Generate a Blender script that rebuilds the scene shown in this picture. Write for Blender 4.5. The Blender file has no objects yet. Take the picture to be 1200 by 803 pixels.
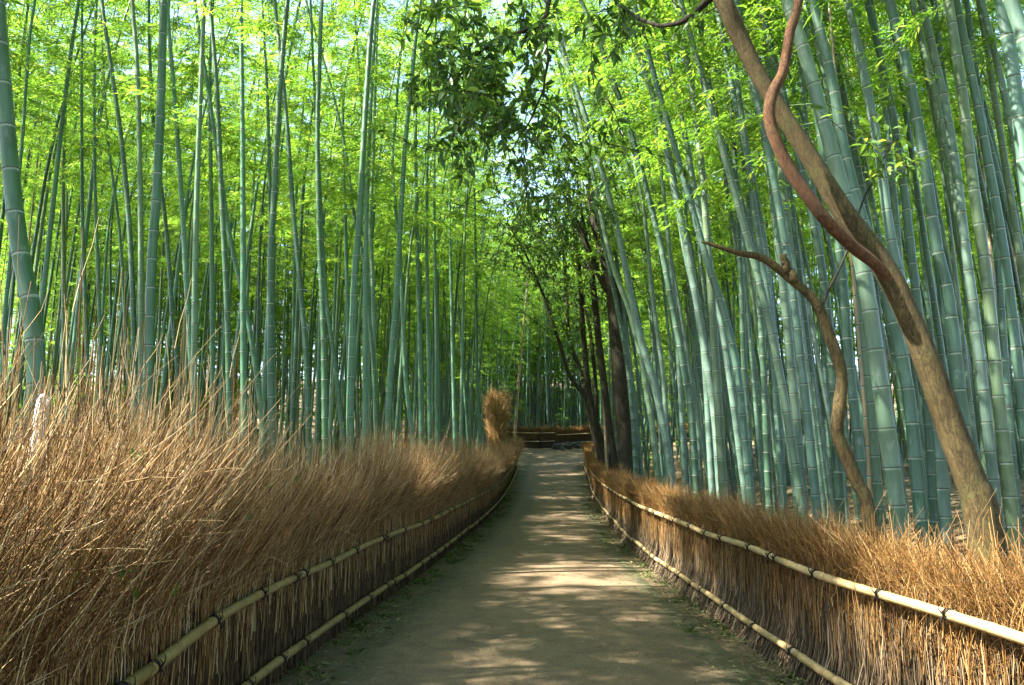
import bpy, math, random
import numpy as np
from mathutils import Vector, Matrix, Quaternion

random.seed(7)
rng = np.random.default_rng(11)
R = math.radians
scene = bpy.context.scene
col = scene.collection

# ------------------------------------------------------------------ camera
EYE = 1.72
PITCH = math.atan((533 - 401.5) / 900)
cd = bpy.data.cameras.new("camera")
cam = bpy.data.objects.new("camera", cd)
col.objects.link(cam)
cd.sensor_width = 36
cd.lens = 27
cd.clip_start = 0.05
cd.clip_end = 600
cam.location = (0, 0, EYE)
cam.rotation_euler = (math.pi / 2 + PITCH, 0, 0)
scene.camera = cam

# ------------------------------------------------------------------ light
SUN_DIR = Vector((-1.0, -0.20, 1.30)).normalized()      # towards the sun
world = bpy.data.worlds.new("World")
scene.world = world
world.use_nodes = True
wn = world.node_tree
sky = wn.nodes.new("ShaderNodeTexSky")
sky.sky_type = 'NISHITA'
sky.sun_disc = False
sky.sun_elevation = math.asin(SUN_DIR.z)
sky.sun_rotation = math.atan2(SUN_DIR.x, SUN_DIR.y)
bgn = wn.nodes["Background"]
bgn.inputs["Strength"].default_value = 0.11
wn.links.new(sky.outputs[0], bgn.inputs["Color"])
sd = bpy.data.lights.new("sun", 'SUN')
sd.energy = 5.0
sd.angle = R(0.5)
sd.color = (1.0, 0.94, 0.83)
sun = bpy.data.objects.new("sun", sd)
col.objects.link(sun)
sun.rotation_euler = (-SUN_DIR).to_track_quat('-Z', 'Y').to_euler()
sun.location = (-20, -5, 30)
vs = scene.view_settings
vs.view_transform = 'Standard'
vs.look = 'None'
vs.exposure = 3.05
vs.gamma = 1.0
cy = scene.cycles
cy.use_denoising = True
cy.max_bounces = 6
cy.diffuse_bounces = 4
cy.glossy_bounces = 2
cy.transmission_bounces = 4
cy.transparent_max_bounces = 4
cy.use_adaptive_sampling = True
cy.adaptive_threshold = 0.015
cy.sample_clamp_indirect = 8.0

# ------------------------------------------------------------------ place
LP = np.array([(-4, -1.30), (0, -1.40), (2, -1.50), (3.3, -1.64), (5.1, -1.84), (6.8, -1.73), (9.0, -1.55), (11.6, -1.28),
               (19, -0.78), (27, -0.35), (36, 0.05), (43, 0.35), (54, 0.3), (58, -30), (200, -30)])
RP = np.array([(-4, 2.75), (0, 2.62), (3.7, 2.42), (5.1, 2.27), (8.2, 2.20), (10.7, 2.17), (14.6, 2.22), (22, 2.62),
               (30, 3.1), (36, 3.6), (43, 4.0), (46, 4.5), (47.5, 6.0), (48.3, 9), (49, 16), (50, 40), (200, 40)])


def _smooth(P):
    yy = np.linspace(P[0, 0], 60, 1200)
    xx = np.interp(yy, P[:, 0], P[:, 1])
    k = 15
    xp = np.pad(xx, k, mode='edge')
    xs = np.convolve(xp, np.ones(2 * k + 1) / (2 * k + 1), 'same')[k:-k]
    return yy, xs


LY, LX = _smooth(LP)
RY, RX = _smooth(RP)


def Lx(y): return np.interp(y, LY, LX)
def Rx(y): return np.interp(y, RY, RX)


def pz(y):
    y = np.asarray(y, float)
    t = np.clip(y - 20, 0, None)
    a = 1.7 * (np.minimum(t, 32) / 30) ** 2
    return a + 0.112 * np.clip(t - 32, 0, 34)


def gz(x, y):
    x = np.asarray(x, float); y = np.asarray(y, float)
    d = np.maximum(np.maximum(Lx(y) - 0.25 - x, x - Rx(y) - 0.25), 0)
    d = d * np.clip((53 - y) / 4, 0, 1)
    t = np.clip(d / 7, 0, 1)
    b = 0.85 * t * t * (3 - 2 * t) + 0.012 * d
    far = np.clip((y - 50.5) / 4, 0, 1)
    n = 0.05 * np.sin(x * 1.3 + y * .7) * np.sin(y * 1.1 - x * .4) * np.clip(d / 2, 0, 1)
    hill = 0.22 * np.clip(d - 13, 0, 30) +   .13 * np.clip(y - 66, 0, 60)
    return pz(y) + b + hill + 0.35 * far * far * (3 - 2 * far) + n


def at(px, py, Y):
    """the point at distance Y (m along the path) that the photograph shows at a pixel"""
    u = (px - 600) / 900; v = (401.5 - py) / 900
    c, s = math.cos(PITCH), math.sin(PITCH)
    dy = c - v * s
    dz = s + v * c
    k = Y / dy
    return Vector((u * k, Y, EYE + dz * k))


# ------------------------------------------------------------------ materials
class NT:
    def __init__(self, name):
        self.m = bpy.data.materials.new(name)
        self.m.use_nodes = True
        self.t = self.m.node_tree
        self.n = self.t.nodes
        self.b = self.n["Principled BSDF"]
        self.out = self.n["Material Output"]

    def add(self, typ, **kw):
        n = self.n.new(typ)
        for k, v in kw.items():
            setattr(n, k, v)
        return n

    def link(self, a, b): self.t.links.new(a, b)

    def noise(self, scale, detail=4, rough=.6, vec=None, mapping=None):
        n = self.add("ShaderNodeTexNoise")
        n.inputs["Scale"].default_value = scale
        n.inputs["Detail"].default_value = detail
        n.inputs["Roughness"].default_value = rough
        if mapping is not None:
            tc = self.add("ShaderNodeTexCoord")
            mp = self.add("ShaderNodeMapping")
            mp.inputs["Scale"].default_value = mapping
            self.link(tc.outputs[vec or "Object"], mp.inputs[0])
            self.link(mp.outputs[0], n.inputs["Vector"])
        else:
            tc = self.add("ShaderNodeTexCoord")
            self.link(tc.outputs[vec or "Object"], n.inputs["Vector"])
        return n

    def ramp(self, src, stops, interp='LINEAR'):
        r = self.add("ShaderNodeValToRGB")
        e = r.color_ramp.elements
        r.color_ramp.interpolation = interp
        while len(e) > 1: e.remove(e[-1])
        e[0].position = stops[0][0]; e[0].color = (*stops[0][1], 1)
        for p, c in stops[1:]:
            x = e.new(p); x.color = (*c, 1)
        self.link(src, r.inputs[0])
        return r

    def mix(self, fac, a, b, mode='MIX'):
        m = self.add("ShaderNodeMix", data_type='RGBA', blend_type=mode)
        for s, v in ((m.inputs["Factor"], fac), (m.inputs["A"], a), (m.inputs["B"], b)):
            if hasattr(v, "links"): self.link(v, s)
            elif isinstance(v, (int, float)): s.default_value = v
            else: s.default_value = (*v, 1)
        return m.outputs["Result"]

    def bump(self, h, strength, dist=.01):
        b = self.add("ShaderNodeBump")
        b.inputs["Strength"].default_value = strength
        b.inputs["Distance"].default_value = dist
        self.link(h, b.inputs["Height"])
        self.link(b.outputs[0], self.b.inputs["Normal"])

    def color(self, c): self.link(c, self.b.inputs["Base Color"])
    def rough(self, v): self.b.inputs["Roughness"].default_value = v


def mat_culm(name, cols, mott=.5):
    k = NT(name)
    oi = k.add("ShaderNodeObjectInfo")
    base = k.ramp(oi.outputs["Random"], cols)
    n = k.noise(3.0, 6, .65, mapping=(6, 6, .5))
    f = k.ramp(n.outputs["Fac"], [(.35, (.72, .74, .70)), (.62, (1.12, 1.1, 1.1))])
    c = k.mix(1.0, base.outputs[0], f.outputs[0], 'MULTIPLY')
    n2 = k.noise(14, 5, .7, mapping=(1, 1, .45))
    f2 = k.ramp(n2.outputs["Fac"], [(.58, (0, 0, 0)), (.72, (mott, mott, mott))])
    c = k.mix(f2.outputs[0], c, (.17, .22, .18))
    n3 = k.noise(1.1, 3, .6, mapping=(2.5, 2.5, .8))
    f3 = k.ramp(n3.outputs["Fac"], [(.5, (0, 0, 0)), (.75, (.3, .3, .3))])
    c = k.mix(f3.outputs[0], c, (.12, .20, .145))
    k.color(c)
    k.rough(.42)
    k.b.inputs["Specular IOR Level"].default_value = .45
    k.bump(n2.outputs["Fac"], .12, .004)
    return k.m


M = {}
M['culm_left'] = mat_culm("bamboo_skin_green", [(0, (.020, .060, .017)), (.3, (.032, .102, .036)), (.55, (.044, .132, .058)), (.8, (.070, .165, .095)), (1, (.080, .125, .036))], .35)
M['culm_right'] = mat_culm("bamboo_skin_bluegreen", [(0, (.022, .056, .026)), (.25, (.034, .084, .050)), (.5, (.052, .108, .074)), (.75, (.085, .138, .104)), (.9, (.062, .112, .055)), (1, (.080, .100, .036))], .55)
M['culm_dry'] = mat_culm("bamboo_skin_dry", [(0, (.17, .12, .055)), (1, (.22, .16, .08))], .4)


def plain(name, c, rough=.8, c2=None, scale=20, bump=0, mapping=None):
    k = NT(name)
    if c2 is None:
        k.b.inputs["Base Color"].default_value = (*c, 1)
    else:
        n = k.noise(scale, 6, .65, mapping=mapping)
        r = k.ramp(n.outputs["Fac"], [(.3, c), (.7, c2)])
        k.color(r.outputs[0])
        if bump: k.bump(n.outputs["Fac"], bump, .03)
    k.rough(rough)
    k.b.inputs["Specular IOR Level"].default_value = .25
    return k.m


M['node_pale'] = plain("node_wax", (.22, .27, .21), .8, (.11, .17, .12), 30)
M['node_dark'] = plain("node_scar", (.050, .058, .042), .8)


def mat_leaf(name, cols, trans=.5, tcol=(1.35, 1.25, .55), rough=.5):
    k = NT(name)
    g = k.add("ShaderNodeNewGeometry")
    r = k.ramp(g.outputs["Random Per Island"], cols)
    oi = k.add("ShaderNodeObjectInfo")
    v = k.ramp(oi.outputs["Random"], [(0, (.74, .82, .9)), (1, (1.2, 1.12, 1.0))])
    c = k.mix(1.0, r.outputs[0], v.outputs[0], 'MULTIPLY')
    k.color(c)
    k.rough(rough)
    k.b.inputs["Specular IOR Level"].default_value = .35
    t = k.add("ShaderNodeBsdfTranslucent")
    tc = k.mix(1.0, c, tcol, 'MULTIPLY')
    k.link(tc, t.inputs["Color"])
    mx = k.add("ShaderNodeMixShader")
    mx.inputs[0].default_value = trans
    k.link(k.b.outputs[0], mx.inputs[1])
    k.link(t.outputs[0], mx.inputs[2])
    k.link(mx.outputs[0], k.out.inputs["Surface"])
    return k.m


M['leaf'] = mat_leaf("bamboo_leaf", [(0, (.080, .185, .027)), (.5, (.140, .275, .046)), (.85, (.215, .345, .062)), (1, (.42, .44, .12))], .64, (1.24, 1.27, .60))
M['broadleaf'] = mat_leaf("evergreen_leaf", [(0, (.035, .085, .022)), (.5, (.06, .13, .03)), (.85, (.10, .19, .04)), (1, (.20, .28, .06))], .5, rough=.38)
M['litter'] = mat_leaf("fallen_leaf", [(0, (.07, .055, .024)), (.4, (.15, .12, .055)), (.6, (.06, .085, .022)), (.85, (.09, .12, .03)), (1, (.28, .235, .12))], .1, (1, 1, 1), .8)
M['branchlet'] = plain("bamboo_branch", (.08, .13, .05), .6)


def mat_twig(name, cols):
    k = NT(name)
    g = k.add("ShaderNodeNewGeometry")
    r = k.ramp(g.outputs["Random Per Island"], cols)
    n = k.noise(2.2, 3, .5)
    v = k.ramp(n.outputs["Fac"], [(.3, (.75, .72, .7)), (.7, (1.15, 1.1, 1.05))])
    c = k.mix(1.0, r.outputs[0], v.outputs[0], 'MULTIPLY')
    k.color(c)
    k.rough(.62)
    k.b.inputs["Specular IOR Level"].default_value = .3
    return k.m


M['twig_left'] = mat_twig("dry_twig_tan", [(0, (.045, .020, .005)), (.25, (.125, .060, .015)), (.5, (.235, .135, .042)), (.78, (.34, .225, .085)), (.93, (.45, .34, .17)), (1, (.60, .50, .31))])
M['twig_right'] = mat_twig("dry_twig_russet", [(0, (.055, .022, .005)), (.3, (.145, .068, .015)), (.65, (.25, .135, .035)), (.9, (.34, .22, .08)), (1, (.45, .34, .17))])
M['stalk'] = mat_twig("bundled_stalk", [(0, (.030, .019, .010)), (.4, (.085, .058, .030)), (.8, (.150, .112, .064)), (1, (.27, .22, .145))])
M['stalk_dim'] = mat_twig("weathered_shaded_stalk", [(0, (.018, .011, .004)), (.4, (.050, .030, .011)), (.8, (.095, .062, .025)), (1, (.17, .125, .06))])  # weathered stalks, darkened further to paint in the shade low on the tall fence
M['twig_gold_lit'] = mat_twig("golden_twig_lit", [(0, (.14, .075, .022)), (.4, (.30, .19, .07)), (1, (.52, .38, .18))])  # straw colour, lifted paler to paint a sunlit look on the shaded clump
M['twig_dark'] = mat_twig("old_dark_twig", [(0, (.035, .024, .014)), (.6, (.065, .045, .026)), (1, (.12, .085, .05))])
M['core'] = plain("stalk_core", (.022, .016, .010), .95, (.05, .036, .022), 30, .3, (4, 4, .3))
M['rail'] = plain("rail_bamboo", (.24, .17, .075), .45, (.40, .30, .15), 7, .1, (3, 3, 3))
M['rail_old'] = plain("rail_bamboo_aged", (.13, .095, .036), .5, (.25, .185, .075), 7, .1, (3, 3, 3))
M['rope'] = plain("black_palm_rope", (.012, .011, .010), .9)
def mat_bark(name, dark, light, moss, sc):
    k = NT(name)
    a = k.noise(sc, 8, .75, mapping=(2, 2, .7))
    w_ = k.add("ShaderNodeTexVoronoi", feature='DISTANCE_TO_EDGE'); w_.inputs["Scale"].default_value = sc * 3
    tc = k.add("ShaderNodeTexCoord"); mp = k.add("ShaderNodeMapping"); mp.inputs["Scale"].default_value = (1.6, 1.6, .5)
    mx_ = k.add("ShaderNodeMix", data_type='RGBA'); mx_.inputs["Factor"].default_value = .18
    k.link(tc.outputs["Object"], mp.inputs[0]); k.link(mp.outputs[0], mx_.inputs["A"]); k.link(a.outputs["Color"], mx_.inputs["B"])
    k.link(mx_.outputs["Result"], w_.inputs["Vector"])
    r1 = k.ramp(a.outputs["Fac"], [(.3, dark), (.72, light)])
    r2 = k.ramp(w_.outputs["Distance"], [(0, (.62, .6, .58)), (.07, (1, 1, 1))])
    c = k.mix(1.0, r1.outputs[0], r2.outputs[0], 'MULTIPLY')
    l_ = k.noise(sc * .6, 6, .7)
    f_ = k.ramp(l_.outputs["Fac"], [(.54, (0, 0, 0)), (.66, (.75, .75, .75))])
    k.color(k.mix(f_.outputs[0], c, moss))
    k.rough(.9); k.b.inputs["Specular IOR Level"].default_value = .2
    ad = k.add("ShaderNodeMath", operation='ADD'); k.link(r2.outputs[0], ad.inputs[0]); k.link(a.outputs["Fac"], ad.inputs[1])
    k.bump(ad.outputs[0], .8, .012)
    return k.m


M['bark'] = mat_bark("bark_mossy", (.030, .022, .009), (.105, .075, .028), (.068, .066, .022), 8)
M['bark_red'] = mat_bark("bark_russet", (.040, .019, .009), (.130, .062, .026), (.085, .05, .022), 9)
M['bark_dark'] = mat_bark("bark_dark", (.014, .012, .008), (.050, .042, .026), (.045, .052, .024), 6)
M['wood_grey'] = plain("weathered_wood", (.38, .36, .33), .9, (.58, .56, .52), 16, .5, (3, 3, .4))
M['rock'] = plain("rock", (.015, .018, .014), .95, (.055, .055, .045), 5, 1.0)
M['grit'] = plain("grit", (.14, .115, .08), .9, (.26, .23, .18), 40)
M['moss'] = plain("moss", (.035, .07, .012), .95, (.09, .13, .03), 40, .6)

# ground
k = NT("forest_floor")
n1 = k.noise(1.2, 8, .7, vec="Object"); n2 = k.noise(35, 4, .7, vec="Object")
a = k.ramp(n1.outputs["Fac"], [(.3, (.06, .045, .022)), (.5, (.12, .088, .042)), (.7, (.17, .13, .07))])
b = k.ramp(n2.outputs["Fac"], [(.3, (.45, .45, .42)), (.7, (1.35, 1.3, 1.2))])
k.color(k.mix(1.0, a.outputs[0], b.outputs[0], 'MULTIPLY'))
k.rough(.95); k.bump(n2.outputs["Fac"], .9, .03)
M['floor'] = k.m
# path
k = NT("path_surface")
n1 = k.noise(.55, 5, .6); n2 = k.noise(75, 4, .85); n3 = k.noise(4.0, 6, .7)
a = k.ramp(n1.outputs["Fac"], [(.3, (.104, .069, .035)), (.7, (.146, .101, .055))])
b = k.ramp(n2.outputs["Fac"], [(.34, (.35, .35, .35)), (.5, (.95, .95, .95)), (.62, (1.5, 1.48, 1.4)), (.75, (2.2, 2.15, 2.0))])
c = k.mix(1.0, a.outputs[0], b.outputs[0], 'MULTIPLY')
d3 = k.ramp(n3.outputs["Fac"], [(.35, (.72, .72, .74)), (.6, (1.1, 1.1, 1.08))])
c = k.mix(1.0, c, d3.outputs[0], 'MULTIPLY')
uv = k.add("ShaderNodeUVMap"); sp = k.add("ShaderNodeSeparateXYZ"); k.link(uv.outputs[0], sp.inputs[0])
ad = k.add("ShaderNodeMath", operation='MULTIPLY_ADD'); k.link(n3.outputs["Fac"], ad.inputs[0]); ad.inputs[1].default_value = .5
k.link(sp.outputs[0], ad.inputs[2])
e = k.ramp(ad.outputs[0], [(.28, (1, 1, 1)), (.52, (0, 0, 0))])      # soil creeping in from the edges
c = k.mix(e.outputs[0], c, (.050, .050, .018))
k.color(c); k.rough(.85); k.bump(n2.outputs["Fac"], .5, .006)
M['path'] = k.m


# ------------------------------------------------------------------ mesh helpers
def mk(name, verts, faces, mats, midx=None, smooth=True):
    """faces: list of int arrays (F,3) or (F,4)"""
    verts = np.asarray(verts, np.float32)
    if not isinstance(faces, list): faces = [faces]
    me = bpy.data.meshes.new(name)
    me.vertices.add(len(verts)); me.vertices.foreach_set("co", verts.ravel())
    loops = np.concatenate([f.ravel() for f in faces]).astype(np.int32)
    tot = np.concatenate([np.full(len(f), f.shape[1], np.int32) for f in faces])
    st = np.concatenate([[0], np.cumsum(tot)[:-1]]).astype(np.int32)
    me.loops.add(len(loops)); me.loops.foreach_set("vertex_index", loops)
    me.polygons.add(len(tot)); me.polygons.foreach_set("loop_start", st); me.polygons.foreach_set("loop_total", tot)
    if smooth: me.polygons.foreach_set("use_smooth", np.ones(len(tot), bool))
    for m in mats: me.materials.append(M[m])
    if midx is not None: me.polygons.foreach_set("material_index", np.asarray(midx, np.int32))
    me.update(calc_edges=True)
    return me


def ob(name, me, parent=None, loc=None, rot=None, scale=None):
    o = bpy.data.objects.new(name, me); col.objects.link(o)
    if parent is not None: o.parent = parent
    if loc is not None: o.location = loc
    if rot is not None: o.rotation_euler = rot
    if scale is not None: o.scale = scale
    return o


def tag(o, label, cat, group=None, kind=None):
    if label: o["label"] = label
    if cat: o["category"] = cat
    if group: o["group"] = group
    if kind: o["kind"] = kind
    return o


def tubes(P, rad, sides=3):
    """P (M,N,3), rad (M,N) -> verts, quads (open tubes)"""
    P = np.asarray(P, float); rad = np.asarray(rad, float)
    m, n, _ = P.shape
    T = np.gradient(P, axis=1)
    T /= np.linalg.norm(T, axis=2, keepdims=True) + 1e-9
    mean = T.mean(axis=1)
    ref = np.where(np.abs(mean[:, 2:3]) > .8, np.array([[1., 0, 0]]), np.array([[0., 0, 1]]))[:, None, :]
    U = np.cross(T, ref); U /= np.linalg.norm(U, axis=2, keepdims=True) + 1e-9
    V = np.cross(T, U)
    an = np.arange(sides) * 2 * np.pi / sides
    ring = U[:, :, None, :] * np.cos(an)[None, None, :, None] + V[:, :, None, :] * np.sin(an)[None, None, :, None]
    verts = (P[:, :, None, :] + ring * rad[:, :, None, None]).reshape(-1, 3)
    i = np.arange(m)[:, None, None] * (n * sides) + np.arange(n - 1)[None, :, None] * sides
    j = np.arange(sides)[None, None, :]; j2 = (j + 1) % sides
    q = np.stack([i + j, i + j2, i + sides + j2, i + sides + j], -1).reshape(-1, 4)
    return verts, q


def tube_mesh(name, pts, rad, sides, mat, cap=True):
    v, q = tubes(np.array(pts)[None], np.array(rad)[None], sides)
    n = len(pts)
    fs = [q]
    if cap:
        fs += [np.arange(sides)[::-1][None], (np.arange(sides) + (n - 1) * sides)[None]]
    return mk(name, v, fs, [mat])


def catmull(pts, per=6):
    P = [np.array(p, float) for p in pts]
    P = [2 * P[0] - P[1]] + P + [2 * P[-1] - P[-2]]
    out = []
    for i in range(1, len(P) - 2):
        for t in np.arange(per) / per:
            a, b, c, d = P[i - 1], P[i], P[i + 1], P[i + 2]
            out.append(.5 * ((2 * b) + (c - a) * t + (2 * a - 5 * b + 4 * c - d) * t * t + (-a + 3 * b - 3 * c + d) * t ** 3))
    out.append(P[-2])
    return np.array(out)


# ------------------------------------------------------------------ setting
gx = np.unique(np.concatenate([np.linspace(-70, -8, 40), np.linspace(-8, 9, 69), np.linspace(9, 70, 40)]))
gy = np.unique(np.concatenate([np.linspace(-25, 0, 20), np.linspace(0, 56, 113), np.linspace(56, 160, 50)]))
GX, GY = np.meshgrid(gx, gy)
gv = np.stack([GX, GY, gz(GX, GY)], -1).reshape(-1, 3)
w = len(gx)
ii = (np.arange(len(gy) - 1)[:, None] * w + np.arange(w - 1)[None]).ravel()
tag(ob("ground", mk("ground", gv, np.stack([ii, ii + 1, ii + w + 1, ii + w], -1), ['floor'])), "brown leaf littered earth floor of the bamboo grove", None, None, "structure")

ys = np.linspace(-3, 43, 185)
cl = [((Lx(y) + Rx(y)) / 2, y, (Rx(y) - Lx(y)) / 2 - .33) for y in ys]
for p in catmull([(2.15, 43), (2.7, 45.5), (4.6, 48.2), (8, 50.0), (14, 51), (24, 51.3)], 8)[1:]:
    cl.append((p[0], p[1], 1.55))
C = np.array(cl)
T = np.gradient(C[:, :2], axis=0); T /= np.linalg.norm(T, axis=1, keepdims=True)
Nn = np.stack([T[:, 1], -T[:, 0]], -1)
nx = 17
s = np.linspace(-1, 1, nx)
pxy = C[:, None, :2] + Nn[:, None, :] * (s[None, :, None] * C[:, None, 2:3])
crown_h = .03 * (1 - s ** 2)
pvz = gz(pxy[..., 0], pxy[..., 1]) + .006 + crown_h[None]
pv = np.concatenate([pxy, pvz[..., None]], -1).reshape(-1, 3)
ii = (np.arange(len(C) - 1)[:, None] * nx + np.arange(nx - 1)[None]).ravel()
pf = np.stack([ii, ii + 1, ii + nx + 1, ii + nx], -1)
pm = mk("path", pv, pf, ['path'])
uvl = pm.uv_layers.new(name="UVMap")
ev = np.tile((1 - np.abs(s)), len(C))
uvd = np.zeros((len(pf) * 4, 2), np.float32); uvd[:, 0] = ev[pf.ravel()]
uvl.data.foreach_set("uv", uvd.ravel())
tag(ob("path", pm), "worn tan grey gravelly path between two brushwood fences", None, None, "structure")


def leaf_quads(pos, dirs, nrm, L, W, droop=.0):
    """diamond leaves: base, left, tip, right"""
    pos = np.asarray(pos); d = dirs / (np.linalg.norm(dirs, axis=1, keepdims=True) + 1e-9)
    sd_ = np.cross(d, nrm); sd_ /= np.linalg.norm(sd_, axis=1, keepdims=True) + 1e-9
    L = L[:, None]; W = W[:, None]
    mid = pos + d * L * .42
    tip = pos + d * L + np.array([0, 0, -1.]) * L * droop
    up = np.cross(sd_, d) * W * .25
    v = np.stack([pos, mid + sd_ * W * .5 + up, tip, mid - sd_ * W * .5 + up], 1).reshape(-1, 3)
    b = np.arange(len(pos))[:, None] * 4
    f = np.concatenate([b + [0, 1, 2], b + [0, 2, 3]], 0)
    return v, f


# fallen leaves on verges and path edges
def litter():
    n = 24000
    y = rng.uniform(1.5, 6.8, n) ** 2 * .95
    side = rng.random(n) < .5
    off = np.abs(rng.normal(0, .30, n)) + .02
    stray = rng.random(n) < .05
    off = np.where(stray, rng.uniform(.2, 1.9, n), off)
    x = np.where(side, Lx(y) + off, Rx(y) - off)
    m = (y < 44) & ((np.sin(y * 2.3 + side * 2) + np.sin(y * 5.1 + 1) + np.sin(y * .9) > rng.normal(-.6, .9, n)) | stray)
    x, y = x[m], y[m]; n = len(x)
    z = gz(x, y) + .012 + rng.uniform(0, .035, n)
    z += .03 * np.clip(1 - (np.minimum(x - Lx(y), Rx(y) - x) / .9 - 1) ** 2, 0, 1)
    a = rng.uniform(0, 6.28, n)
    d = np.stack([np.cos(a), np.sin(a), rng.normal(0, .15, n)], -1)
    nr = np.stack([rng.normal(0, .3, n), rng.normal(0, .3, n), np.ones(n)], -1)
    v, f = leaf_quads(np.stack([x, y, z], -1), d, nr, rng.uniform(.035, .09, n), rng.uniform(.010, .018, n))
    o = ob("fallen_leaves", mk("fallen_leaves", v, f, ['litter'], smooth=False))
    tag(o, "dry bamboo leaves and green bits lying along the path edges", "leaves", None, "stuff")


litter()


def weeds():
    nt_ = 170
    y = rng.uniform(2.0, 5.6, nt_) ** 2; sd2 = rng.random(nt_) < .5
    off = np.abs(rng.normal(.10, .13, nt_)) + .03
    x = np.where(sd2, Lx(y) + off, Rx(y) - off)
    nb_ = 16
    X = np.repeat(x, nb_) + rng.normal(0, .035, nt_ * nb_); Yv = np.repeat(y, nb_) + rng.normal(0, .05, nt_ * nb_)
    n = len(X); a = rng.uniform(0, 6.28, n)
    d = np.stack([np.cos(a) * .7, np.sin(a) * .7, rng.uniform(.25, 1.2, n)], -1)
    v, f = leaf_quads(np.stack([X, Yv, gz(X, Yv) + .005], -1), d, np.stack([-np.sin(a) * .3, np.cos(a) * .3, np.ones(n)], -1), rng.uniform(.04, .12, n), rng.uniform(.005, .012, n), .35)
    tag(ob("weeds", mk("weeds", v, f, ['broadleaf'], smooth=False)), "small green weeds rooted along the fence feet", "weeds", None, "stuff")
    # loose grit on the path
    n = 2600
    y = rng.uniform(1.9, 4.0, n) ** 2; u = rng.uniform(-1, 1, n)
    w_ = (Rx(y) - Lx(y)) / 2 - .3
    x = (Lx(y) + Rx(y)) / 2 + u * w_
    z = gz(x, y) + .006 + .03 * (1 - (u * w_ / (w_ - .03)).clip(-1, 1) ** 2)
    r_ = rng.uniform(.002, .0055, n)
    o6 = np.array([(1, 0, 0), (0, 1, 0), (-1, 0, 0), (0, -1, 0), (0, 0, .8), (0, 0, -.8)])
    V = (np.stack([x, y, z], -1)[:, None] + o6[None] * r_[:, None, None] * rng.uniform(.7, 1.3, (n, 6, 1))).reshape(-1, 3)
    b = np.arange(n)[:, None] * 6
    F = np.concatenate([b + t_ for t_ in ([0, 1, 4], [1, 2, 4], [2, 3, 4], [3, 0, 4], [1, 0, 5], [2, 1, 5], [3, 2, 5], [0, 3, 5])], 0)
    tag(ob("grit", mk("grit", V, F, ['grit'], smooth=False)), "loose pale grit scattered over the path surface", "grit", None, "stuff")


weeds()
# grove-floor litter
n = 16000
y = rng.uniform(4, 40, n); side = rng.random(n) < .5
off = rng.uniform(.5, 9, n)
x = np.where(side, Lx(y) - off, Rx(y) + off)
a = rng.uniform(0, 6.28, n)
v, f = leaf_quads(np.stack([x, y, gz(x, y) + .02 + rng.uniform(0, .05, n)], -1), np.stack([np.cos(a), np.sin(a), rng.normal(0, .25, n)], -1),
                  np.stack([rng.normal(0, .4, n), rng.normal(0, .4, n), np.ones(n)], -1), rng.uniform(.09, .17, n), rng.uniform(.018, .03, n))
tag(ob("leaf_litter", mk("leaf_litter", v, f, ['litter'], smooth=False)), "brown fallen bamboo leaves covering the grove floor behind the fences", "leaves", None, "stuff")


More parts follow.
